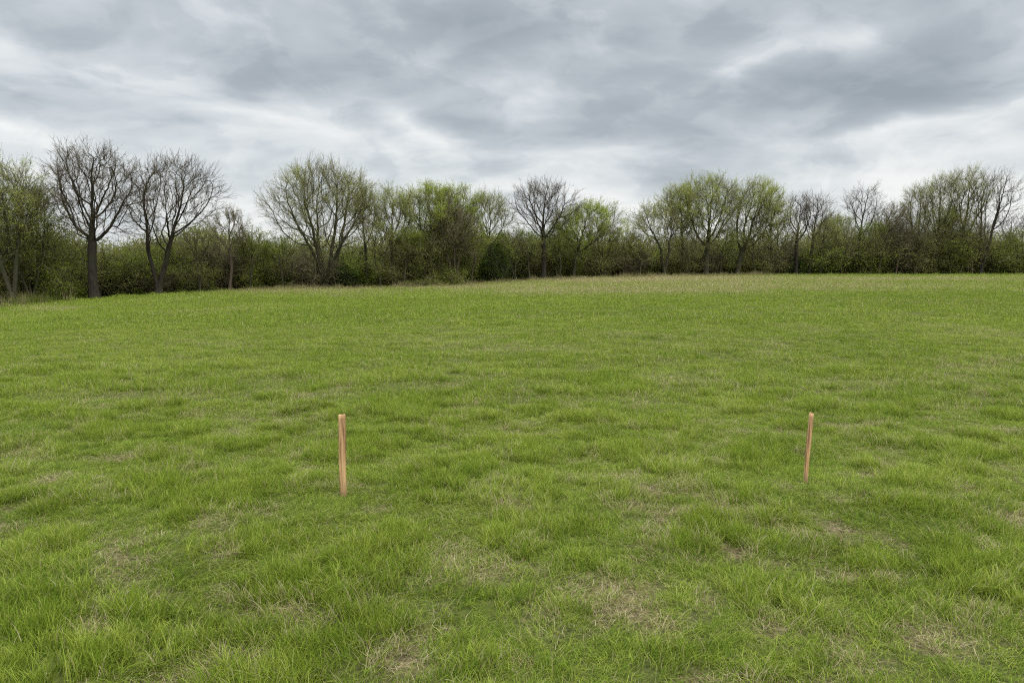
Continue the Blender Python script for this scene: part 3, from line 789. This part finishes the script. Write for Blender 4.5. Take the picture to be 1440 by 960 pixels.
T(15, 934, 2, 352, 283, 880, 962, 'low spreading budding tree at the left end of the big pale green clump', 'hint', trunk_r=.2, n_attr=300, wide=.55, stems=2, nleaf=3600)
T(16, 958, 4, 348, 258, 924, 986, 'tall narrow pale green tree behind the low spreading one', 'pale', trunk_r=.18, n_attr=240, wide=.65, nleaf=7000)
T(17, 992, 1.5, 352, 244, 938, 1046, 'big vase shaped tree with pale green crown and sturdy single trunk', 'pale', trunk_r=.34, n_attr=520, wide=.58, nleaf=12000)
T(18, 1036, 2, 358, 248, 1016, 1102, 'big pale green tree beside the vase shaped one, its trunk leaning right', 'pale', trunk_r=.30, lean=.12, n_attr=440, wide=.6, nleaf=9500)
T(19, 1076, 3, 352, 272, 1050, 1108, 'thin right leaning tree at the right end of the big pale green clump', 'hint', trunk_r=.15, lean=.18, n_attr=200, wide=.6)
T(20, 1117, 2, 342, 272, 1094, 1144, 'left tree of the bare upright pair right of the pale green clump', 'bare', trunk_r=.2, n_attr=220, wide=.6)
T(21, 1136, 3, 345, 269, 1118, 1168, 'right tree of the bare upright pair, bending slightly right', 'bare', trunk_r=.17, lean=.1, n_attr=200, wide=.6)
T(22, 1170, 8, 350, 300, 1142, 1198, 'low pale budding tree between the bare pair and the lone thin bare tree', 'pale', trunk_r=.14, n_attr=180, wide=.5, nleaf=3000)
T(23, 1204, 4, 336, 256, 1181, 1238, 'lone thin bare tree with upswept branches above the even thicket', 'bare', trunk_r=.17, n_attr=170, wide=.6, twig_n=1.6)
T(24, 1234, 2, 340, 284, 1226, 1276, 'small dark leaning tree at the left end of the far right tree group', 'brown', trunk_r=.15, lean=.12, n_attr=190, wide=.55)
T(25, 1284, 2, 346, 256, 1262, 1312, 'dark twiggy tree in the left part of the far right tree group', 'hint', trunk_r=.2, lean=.05, n_attr=280, wide=.6, nleaf=1200)
T(26, 1312, 4, 345, 242, 1282, 1350, 'tall twiggy tree left of the centre of the far right tree group', 'hint', trunk_r=.22, n_attr=320, wide=.65, nleaf=1500)
T(27, 1348, 3, 342, 232, 1316, 1388, 'tallest tree of the far right tree group, with faint olive buds', 'hint', trunk_r=.24, n_attr=360, wide=.65, nleaf=2500)
T(28, 1376, 1.5, 352, 238, 1352, 1424, 'wide bare tree ending the far right tree group, limbs fanning right', 'bare', stems=2, trunk_r=.26, lean=.08, n_attr=360, wide=.65)
T(29, 1412, 5, 340, 296, 1394, 1438, 'little bare tree standing right of the far right tree group', 'bare', trunk_r=.11, n_attr=120, wide=.6, twig_n=1.4)
T(30, 1446, 3, 345, 290, 1428, 1475, 'slim bare tree cut by the right edge of the view', 'bare', trunk_r=.14, n_attr=150, wide=.6)

SAP = [(282, 2.2, 318, 44, 'hint', 'thin sapling among the brown arching shrubs right of the twin bare trees'),
 (352, 2.6, 322, 40, 'green', 'small leafy sapling in the gap left of the huge dome tree'),
 (398, 1.0, 338, 50, 'green', 'low leafy sapling under the left limbs of the huge dome tree'),
 (536, 1.5, 312, 40, 'pale', 'pale sapling between the slim upright tree and the slender pale tree'),
 (570, .8, 322, 40, 'green', 'green sapling at the left foot of the yellow green group'),
 (664, 1.4, 306, 44, 'lime', 'yellow green sapling between the reddish brown tree and the dark evergreen'),
 (724, 1.6, 318, 40, 'green', 'green sapling right behind the dark evergreen shrub'),
 (744, 2.6, 330, 36, 'hint', 'thin sapling left of the lone bare centre tree trunk'),
 (786, 1.0, 322, 44, 'green', 'green sapling right of the lone bare centre tree trunk'),
 (848, 1.4, 312, 50, 'green', 'green sapling under the right side of the leaning leafy tree'),
 (872, 2.6, 318, 44, 'hint', 'thin grey green sapling right of the leaning leafy tree'),
 (900, 1.4, 326, 44, 'pale', 'pale sapling under the left end of the pale green clump'),
 (966, 1.0, 326, 44, 'hint', 'thin sapling left of the vase shaped tree trunk'),
 (1012, 1.6, 318, 44, 'pale', 'pale sapling between the two big trees of the pale green clump'),
 (1060, .9, 316, 40, 'hint', 'thin forked sapling right of the leaning clump trunk'),
 (1094, 1.5, 304, 44, 'pale', 'pale sapling left of the bare upright pair'),
 (1152, 1.2, 306, 44, 'hint', 'thin sapling just right of the bare upright pair'),
 (1182, 1.6, 310, 44, 'pale', 'pale sapling left of the lone thin bare tree'),
 (1222, 1.2, 312, 40, 'green', 'green sapling right of the lone thin bare tree'),
 (1258, 1.0, 302, 44, 'brown', 'brown twiggy sapling between the dark leaning tree and the far right group'),
 (1298, 1.2, 300, 44, 'hint', 'thin sapling in front of the left half of the far right group'),
 (1334, 1.0, 290, 50, 'green', 'olive green sapling in front of the middle of the far right group'),
 (1364, 1.3, 306, 44, 'brown', 'brown sapling in front of the wide bare tree of the far right group'),
 (1424, 1.6, 318, 44, 'green', 'green sapling at the right edge beside the little bare tree')]
for i, (px, dY, top, w, kd, lab) in enumerate(SAP):
    T(200 + i, px, dY, top + (398 - top) * .62, top, px - w / 2 + 6 * math.sin(i * 2.1), px + w / 2 + 6 * math.sin(i * 2.1), lab, kd, trunk_r=.085, lean=.14 * math.sin(i * 1.7),
      stems=1 + (i % 3 == 0) * 2, n_attr=110, wide=.5 + .12 * math.sin(i), twig_n=3.2, nleaf={'green': 2600, 'lime': 2600, 'pale': 1800, 'hint': 900, 'brown': 500}[kd])

# ------------------------------------------------------------------ thicket (each row: kind, variant, px, dY, width px, top px, label)
B = [
 ('olive', 0, 8, 5, 110, 345, 'olive shrub at the left edge under the tall budding tree'),
 ('mid', 0, 62, 6, 110, 318, 'tall mid green shrub under the bushy tree at the left edge'),
 ('green', 0, 88, 3.5, 80, 336, 'fresh green shrub just left of the thickest bare trunk'),
 ('brown', 0, 110, 7, 80, 352, 'brownish twiggy shrub behind the thickest bare trunk'),
 ('olive', 1, 165, 6, 95, 348, 'olive shrub between the two big bare trunks, left half'),
 ('green', 1, 192, 5, 80, 338, 'round green shrub between the two big bare trunks, right half'),
 ('brown', 1, 226, 4, 52, 372, 'small brown briar shrub around the foot of the second bare trunk'),
 ('green', 0, 250, 6, 80, 334, 'round green shrub right of the second bare trunk'),
 ('brown', 0, 292, 5, 90, 318, 'wide brown arching shrub left of the small crooked tree'),
 ('mid', 1, 270, 3, 70, 376, 'low mid green shrub below the wide brown arching shrub'),
 ('olive', 0, 338, 5, 80, 334, 'olive shrub behind the small crooked tree'),
 ('lime', 0, 356, 3, 40, 372, 'small bright green shrub right of the small crooked tree'),
 ('mid', 0, 398, 4, 90, 350, 'mid green shrub under the left side of the huge dome tree'),
 ('brown', 1, 432, 2.5, 80, 344, 'dark brown shrub left of the limbs of the huge dome tree'),
 ('dark', 1, 480, 2.5, 70, 352, 'dark green shrub at the foot of the huge dome tree'),
 ('green', 1, 512, 4, 70, 350, 'green shrub right of the foot of the huge dome tree'),
 ('olive', 1, 548, 4, 80, 344, 'olive shrub under the slender pale tree'),
 ('brown', 0, 576, 5, 60, 350, 'brown shrub between the slender pale tree and the yellow green group'),
 ('mid', 1, 606, 2.5, 80, 330, 'tall mid green shrub in front of the yellow green group'),
 ('green', 0, 590, 6, 60, 306, 'tall rounded green shrub high in the yellow green group'),
 ('lime', 1, 632, 2, 44, 362, 'small yellow green shrub under the reddish brown tree'),
 ('mid', 0, 662, 4, 60, 340, 'mid green shrub left of the dark evergreen shrub'),
 ('low', 0, 625, .8, 70, 386, 'low green bramble at the field edge under the reddish brown tree'),
 ('low', 1, 585, .8, 60, 388, 'low green bramble at the field edge left of the reddish brown tree'),
 ('mid', 1, 724, 5, 60, 336, 'mid green shrub between the dark evergreen and the lone bare tree'),
 ('olive', 0, 752, 5, 60, 338, 'olive shrub behind the trunk of the lone bare centre tree'),
 ('green', 1, 790, 5, 70, 326, 'green shrub left of the leaning leafy tree trunk'),
 ('olive', 1, 836, 4, 80, 334, 'olive shrub right of the leaning leafy tree trunk'),
 ('green', 0, 868, 6, 70, 334, 'green shrub between the leaning leafy tree and the pale green clump'),
 ('brown', 1, 880, 3, 60, 346, 'brown thin shrub in the gap left of the pale green clump'),
 ('lime', 0, 902, 6, 60, 340, 'light green shrub under the left end of the pale green clump'),
 ('olive', 0, 940, 5, 80, 340, 'olive shrub under the low spreading budding tree'),
 ('mid', 0, 972, 5, 70, 342, 'mid green shrub left of the vase shaped tree trunk'),
 ('brown', 0, 996, 3, 44, 352, 'brown shrub round the foot of the vase shaped tree'),
 ('mid', 1, 1022, 5, 70, 340, 'mid green shrub right of the vase shaped tree trunk'),
 ('olive', 1, 1060, 4, 80, 340, 'olive shrub under the right leaning trees of the pale green clump'),
 ('brown', 1, 1096, 4, 60, 336, 'brown shrub left of the bare upright pair'),
 ('dark', 0, 1112, 3, 40, 352, 'dark green shrub at the foot of the bare upright pair'),
 ('green', 1, 1146, 4, 80, 336, 'green shrub right of the bare upright pair'),
 ('olive', 0, 1178, 5, 80, 328, 'olive shrub under the low pale budding tree'),
 ('mid', 0, 1212, 4, 90, 324, 'mid green shrub below the lone thin bare tree'),
 ('brown', 0, 1250, 4, 70, 320, 'brown shrub behind the small dark leaning tree'),
 ('olive', 1, 1280, 3.5, 80, 334, 'olive shrub under the left part of the far right tree group'),
 ('mid', 1, 1318, 3.5, 80, 332, 'mid green shrub under the middle of the far right tree group'),
 ('olive', 0, 1352, 4, 80, 330, 'olive shrub under the tallest tree of the far right group'),
 ('mid', 0, 1392, 3.5, 80, 336, 'mid green shrub under the wide bare tree of the far right group'),
 ('green', 1, 1430, 4, 80, 332, 'green shrub at the right edge below the slim bare tree'),
 ('olive', 1, 1320, 7, 60, 292, 'tall olive shrub reaching up into the far right tree group'),
]
B2 = [('green', 0, 30, 304, 80, 'tall soft green shrub rising behind the left edge trees'),
 ('olive', 0, 100, 322, 80, 'tall olive shrub looking out left of the largest bare tree'),
 ('green', 1, 176, 332, 90, 'pale green dome of foliage far behind, between the two big bare trees'),
 ('olive', 1, 222, 326, 80, 'olive dome of foliage far behind the second big bare tree'),
 ('mid', 0, 262, 326, 90, 'mid green dome of foliage far behind, right of the second big bare tree'),
 ('olive', 0, 308, 322, 80, 'tall olive shrub behind the brown arching one'),
 ('mid', 1, 372, 340, 90, 'mid green shrub far behind the gap left of the huge dome tree'),
 ('olive', 1, 430, 336, 90, 'olive shrub far behind the limbs of the huge dome tree'),
 ('green', 1, 500, 332, 80, 'green shrub far behind the right side of the huge dome tree'),
 ('olive', 0, 544, 322, 80, 'tall olive shrub far behind the slender pale tree'),
 ('mid', 0, 612, 300, 70, 'tallest mid green shrub, in the heart of the yellow green group'),
 ('green', 1, 655, 304, 70, 'tall green shrub behind the right side of the reddish brown tree'),
 ('olive', 1, 700, 320, 80, 'olive shrub far behind the dark evergreen'),
 ('mid', 1, 742, 330, 80, 'mid green shrub far behind the lone bare centre tree'),
 ('green', 0, 800, 318, 80, 'tall green shrub behind the leaning leafy tree'),
 ('olive', 0, 850, 328, 80, 'olive shrub far behind, right of the leaning leafy tree'),
 ('mid', 1, 900, 334, 80, 'mid green shrub far behind the left end of the pale green clump'),
 ('olive', 1, 950, 330, 80, 'olive shrub far behind the tall narrow pale tree'),
 ('green', 1, 1012, 330, 80, 'green shrub far behind the vase shaped tree'),
 ('olive', 0, 1056, 326, 80, 'tall olive shrub far behind the right leaning trees'),
 ('brown', 1, 1092, 328, 70, 'brown shrub far behind, left of the bare upright pair'),
 ('olive', 1, 1152, 322, 80, 'tall olive shrub far behind, right of the bare upright pair'),
 ('green', 0, 1196, 320, 80, 'tall green shrub far behind, left of the lone thin bare tree'),
 ('mid', 0, 1236, 318, 80, 'tall mid green shrub far behind the small dark leaning tree'),
 ('olive', 0, 1276, 306, 80, 'tall olive shrub far behind the left part of the far right group'),
 ('green', 1, 1360, 312, 80, 'tall green shrub far behind the right part of the far right group'),
 ('olive', 1, 1412, 326, 80, 'olive shrub far behind the little bare tree near the right edge')]
for i, (k, v, px, top, w, lab) in enumerate(B2): make_bush(k, v, px, 8.5 + (i * 37 % 10) * .35, w, top, lab)
for (k, v, px, dY, w, top, lab) in B: make_bush(k, v, px, dY, w, top, lab)
make_bush('dark', 0, 697, 1.5, 56, 332, 'dark conical evergreen shrub, the darkest thing in the thicket', 'evergreen_shrub')

# ------------------------------------------------------------------ far wood: one uncountable mass behind
def far_wood():
    rng = np.random.default_rng(99)
    n = 330000
    px = rng.uniform(-420, 1900, n); D = edgeD((px - 720) / F)
    dY = 8 + 16 * rng.uniform(size=n); Y = D + dY
    x = (px - 720) / F * Y
    top = np.interp(px, [-400, 0, 90, 150, 200, 260, 300, 350, 400, 480, 560, 640, 700, 760, 830, 890, 960, 1060, 1150, 1250, 1400, 1900],
                    [330, 330, 335, 345, 335, 328, 322, 332, 335, 335, 330, 318, 330, 338, 332, 334, 330, 332, 326, 322, 326, 326])
    zg = H(x, Y)
    hmax = np.interp(px, [-400, 1900], [1, 1]) * (CAMZ + D * np.vectorize(ray)(top) - zg)
    hmax = hmax * (.34 + 1.15 * fbm(x, Y * .5, 3.4, 3, 31)) * np.where(rng.uniform(size=n) < .06, 1.12, 1.0)
    t = rng.uniform(size=n) ** .8
    z = zg + t * hmax
    C = np.stack([x, Y, z], 1) + rng.normal(size=(n, 3)) * .12
    V, Q = leaf_quads(C, .105, rng)
    rl = np.clip(.3 + .5 * (fbm(x, z + Y * .3, 2.0, 3, 33)) - .15 + rng.uniform(0, .3, n), 0, 1)
    # thin stems through it
    m = 1600; px = rng.uniform(-420, 1900, m); D = edgeD((px - 720) / F); Y = D + rng.uniform(6, 18, m); x = (px - 720) / F * Y
    zg = H(x, Y); hh = rng.uniform(2.6, 5.4, m)
    P, Rr, _ = grow(rng, np.stack([x, Y, zg], 1), unit(rng.normal(size=(m, 3)) * .12 + np.array([0, 0, 1])), hh, rng.uniform(.03, .075, m), 6, 6, .10, .05)
    m2 = m * 9; pi = rng.integers(0, m, m2); ti = rng.integers(2, 6, m2)
    P2, R2, _ = grow(rng, P[pi, ti], unit(rng.normal(size=(m2, 3)) * .6 + np.array([0, 0, .8])), rng.uniform(.5, 1.6, m2), np.full(m2, .016), 4, 4, .2, .05)
    Va, Qa = tubes(P, Rr, 4); Vb, Qb = tubes(P2, R2, 3)
    me = build_mesh('far_wood', np.concatenate([V, Va, Vb]), np.concatenate([Q, Qa + len(V), Qb + len(V) + len(Va)]),
                    attrs={'rnd': np.concatenate([np.repeat(rl, 4), np.zeros(len(Va) + len(Vb))])})
    me.materials.append(leaf_mat('far_wood_foliage', (.11, .108, .036), (.19, .19, .052), (.28, .285, .085)))
    o = link('far_wood', me, None); o['kind'] = 'stuff'; o['label'] = 'dense olive undergrowth and thin stems massed behind the tree line'
far_wood()

# ------------------------------------------------------------------ sky and light
SUN_EL, SUN_AZ = R(50), R(125)      # azimuth measured from +Y towards +X
w = bpy.data.worlds.new('World'); scene.world = w; w.use_nodes = True
N = w.node_tree.nodes; L = w.node_tree.links; N.clear()
wo = N.new('ShaderNodeOutputWorld'); bg = N.new('ShaderNodeBackground'); bg.inputs[1].default_value = .1
sky = N.new('ShaderNodeTexSky'); sky.sky_type = 'NISHITA'; sky.sun_disc = False; sky.sun_elevation = SUN_EL; sky.sun_rotation = SUN_AZ
tc = N.new('ShaderNodeTexCoord'); sx = N.new('ShaderNodeSeparateXYZ'); L.new(tc.outputs['Generated'], sx.inputs[0])
m = lambda op, a, b=0., c=None: math_n(N, L, op, a, b, c)
X_, Y_, Z_ = sx.outputs
az = m('ARCTAN2', X_, Y_); el = m('ARCSINE', Z_)
elc = m('MAXIMUM', Z_, 0.0)
# cloud deck: direction projected on a plane high above
den = m('ADD', elc, .21)
cx = N.new('ShaderNodeCombineXYZ'); L.new(m('DIVIDE', X_, den), cx.inputs[0]); L.new(m('DIVIDE', Y_, den), cx.inputs[1])
def noise(vec, scale, det, rough, off=(0, 0, 0), stretch=(1, 1, 1), dist=0.):
    mp = N.new('ShaderNodeMapping'); mp.inputs['Location'].default_value = off; mp.inputs['Scale'].default_value = stretch
    L.new(vec, mp.inputs[0]); n = N.new('ShaderNodeTexNoise'); n.inputs['Scale'].default_value = scale
    n.inputs['Detail'].default_value = det; n.inputs['Roughness'].default_value = rough; n.inputs['Distortion'].default_value = dist
    L.new(mp.outputs[0], n.inputs['Vector']); return n
nw = noise(cx.outputs[0], .9, 5, .55, (3.1, 7.7, 0))
nA = noise(cx.outputs[0], .42, 7, .52, (1.3, 4.2, 0), (1, 1, 1), .15)
nB = noise(cx.outputs[0], 1.7, 7, .5, (8.3, 2.2, 0), (.8, 1, 1), .7)
# angular coordinates warped by noise, for the big masses
wv = N.new('ShaderNodeVectorMath'); wv.operation = 'MULTIPLY_ADD'
sub = N.new('ShaderNodeVectorMath'); sub.operation = 'SUBTRACT'; L.new(nw.outputs['Color'], sub.inputs[0]); sub.inputs[1].default_value = (.5, .5, .5)
ce = N.new('ShaderNodeCombineXYZ'); L.new(az, ce.inputs[0]); L.new(el, ce.inputs[1])
L.new(sub.outputs[0], wv.inputs[0]); wv.inputs[1].default_value = (.22, .07, 0); L.new(ce.outputs[0], wv.inputs[2])
SKYB = [  # px, py, half-width, half-height, tilt deg, amount
    (1110, 150, 430, 62, 6, -.95), (1270, 115, 170, 55, 8, -.55), (640, 80, 150, 95, 0, -.85), (700, 30, 260, 50, 0, -.4),
    (330, 75, 260, 55, -14, -.45), (420, 130, 210, 40, -8, -.35), (150, 150, 150, 20, 0, -.25), (640, 170, 70, 30, 0, -.35),
    (1180, 52, 210, 24, 2, .75), (1020, 95, 120, 26, 28, .55), (1340, 165, 240, 26, 14, .95), (1190, 205, 200, 26, 4, .7),
    (590, 178, 90, 22, -18, .9), (660, 195, 120, 16, 0, .5), (40, 75, 120, 40, -22, .55), (130, 100, 90, 16, -22, .4),
    (30, 185, 170, 18, -8, .75), (250, 95, 1, 1, 0, 0), (310, 158, 150, 12, -6, .45), (850, 215, 180, 16, 0, .55), (1420, 60, 60, 80, 0, .3),
    (900, 25, 200, 40, 0, -.15), (350, 245, 220, 26, 0, -.05), (760, 120, 60, 22, -10, .3), (520, 45, 1, 1, 0, 0)]
acc = None
for (px, py, hw, hh, tilt, k) in SKYB:
    if k == 0: continue
    u, v = (px - 720) / F, (480 - py) / F
    dx, dy, dz = u, cp + v * sp, -sp + v * cp
    ln = math.sqrt(dx * dx + dy * dy + dz * dz)
    a0 = math.atan2(dx, dy); e0 = math.asin(dz / ln)
    c2 = math.cos(math.atan(u)) ** 2
    mp = N.new('ShaderNodeMapping'); mp.vector_type = 'TEXTURE'
    mp.inputs['Location'].default_value = (a0, e0, 0); mp.inputs['Rotation'].default_value = (0, 0, R(tilt))
    mp.inputs['Scale'].default_value = (hw / F * c2 * 1.5, hh / F * 1.5, 1)
    g = N.new('ShaderNodeTexGradient'); g.gradient_type = 'QUADRATIC_SPHERE'
    L.new(wv.outputs[0], mp.inputs[0]); L.new(mp.outputs[0], g.inputs[0])
    acc = m('MULTIPLY_ADD', g.outputs['Fac'], k, acc if acc is not None else 0.0)
low = N.new('ShaderNodeMapRange'); low.interpolation_type = 'SMOOTHSTEP'
L.new(el, low.inputs[0]); low.inputs[1].default_value = 0; low.inputs[2].default_value = R(14); low.inputs[3].default_value = .8; low.inputs[4].default_value = 0
nC = noise(cx.outputs[0], 3.6, 6, .6, (2.3, 9.2, 0), (.7, 1, 1), .1)
nCx = m('MULTIPLY_ADD', nC.outputs['Fac'], .7, -.35)
nAx = m('MULTIPLY_ADD', nA.outputs['Fac'], 1.7, -.85)
nBx = m('MULTIPLY_ADD', nB.outputs['Fac'], 1.9, -.95)
nD = noise(ce.outputs[0], 1.0, 5, .55, (4.4, 1.2, 0), (4.2, 19, 1), .7)
lowD = N.new('ShaderNodeMapRange'); lowD.interpolation_type = 'SMOOTHSTEP'; L.new(el, lowD.inputs[0])
lowD.inputs[1].default_value = R(4); lowD.inputs[2].default_value = R(16); lowD.inputs[3].default_value = .65; lowD.inputs[4].default_value = .25
nDx = m('MULTIPLY', m('SUBTRACT', nD.outputs['Fac'], .48), lowD.outputs[0])
nE = noise(wv.outputs[0], 1.0, 9, .55, (7.4, 3.3, 0), (7, 12.5, 1), .35)
nF = noise(wv.outputs[0], 1.0, 8, .5, (1.4, 8.3, 0), (3.6, 9, 1), .6)
def sstep(v, a, b, lo, hi):
    q = N.new('ShaderNodeMapRange'); q.interpolation_type = 'SMOOTHSTEP'; L.new(v, q.inputs[0])
    for i, t in enumerate((a, b, lo, hi)): q.inputs[i + 1].default_value = t
    return q.outputs[0]
lump = m('ADD', m('MULTIPLY_ADD', nE.outputs['Fac'], 1.0, -.5), m('ADD', sstep(nE.outputs['Fac'], .44, .54, -.10, .10), sstep(nF.outputs['Fac'], .43, .54, -.18, .18)))
nCx = m('ADD', m('ADD', nCx, nDx), lump)
val = m('ADD', m('ADD', m('ADD', m('ADD', nAx, nBx), nCx), low.outputs[0]), m('MULTIPLY', acc, 1.0))
mr = N.new('ShaderNodeMapRange'); L.new(val, mr.inputs[0]); mr.inputs[1].default_value = -1.17; mr.inputs[2].default_value = 1.07
cr = ramp(N, [(0, (2.6, 2.95, 3.25)), (.3, (3.4, 3.75, 4.08)), (.5, (4.3, 4.65, 4.95)), (.7, (5.5, 5.8, 5.98)), (1, (7.3, 7.4, 7.3))])
L.new(mr.outputs[0], cr.inputs[0])
# the deck is brighter overhead, as every overcast sky is
ov = N.new('ShaderNodeMapRange'); ov.interpolation_type = 'SMOOTHSTEP'; L.new(el, ov.inputs[0])
ov.inputs[1].default_value = R(20); ov.inputs[2].default_value = R(50); ov.inputs[3].default_value = 1; ov.inputs[4].default_value = 4.8
vm = N.new('ShaderNodeVectorMath'); vm.operation = 'SCALE'; L.new(cr.outputs[0], vm.inputs[0]); L.new(ov.outputs[0], vm.inputs['Scale'])
col = mixc(N, L, .94, sky.outputs[0], vm.outputs[0])
L.new(col, bg.inputs[0]); L.new(bg.outputs[0], wo.inputs[0])

sd = bpy.data.lights.new('sun', 'SUN'); sd.energy = 1.5; sd.angle = R(14); sd.color = (1, .96, .90)
so = bpy.data.objects.new('sun', sd); COL.objects.link(so)
dirv = Vector((math.sin(SUN_AZ) * math.cos(SUN_EL), math.cos(SUN_AZ) * math.cos(SUN_EL), math.sin(SUN_EL)))
so.rotation_euler = dirv.to_track_quat('Z', 'Y').to_euler()

# ------------------------------------------------------------------ camera
cd = bpy.data.cameras.new('camera'); cd.sensor_width = 36; cd.lens = F / 1440 * 36; cd.clip_start = .05; cd.clip_end = 6000
co = bpy.data.objects.new('camera', cd); COL.objects.link(co); co.location = (0, 0, CAMZ + Hs(0, .6) * 0)
co.rotation_euler = (math.pi / 2 - PITCH, 0, 0); scene.camera = co
vs = scene.view_settings; scene.display_settings.display_device = 'sRGB'
vs.view_transform = 'Standard'; vs.look = 'None'; vs.exposure = .35; vs.gamma = 1; vs.use_curve_mapping = False
scene.cycles.filter_width = 1.15; scene.cycles.max_bounces = 6; scene.cycles.diffuse_bounces = 3; scene.cycles.transmission_bounces = 4; scene.cycles.use_denoising = False
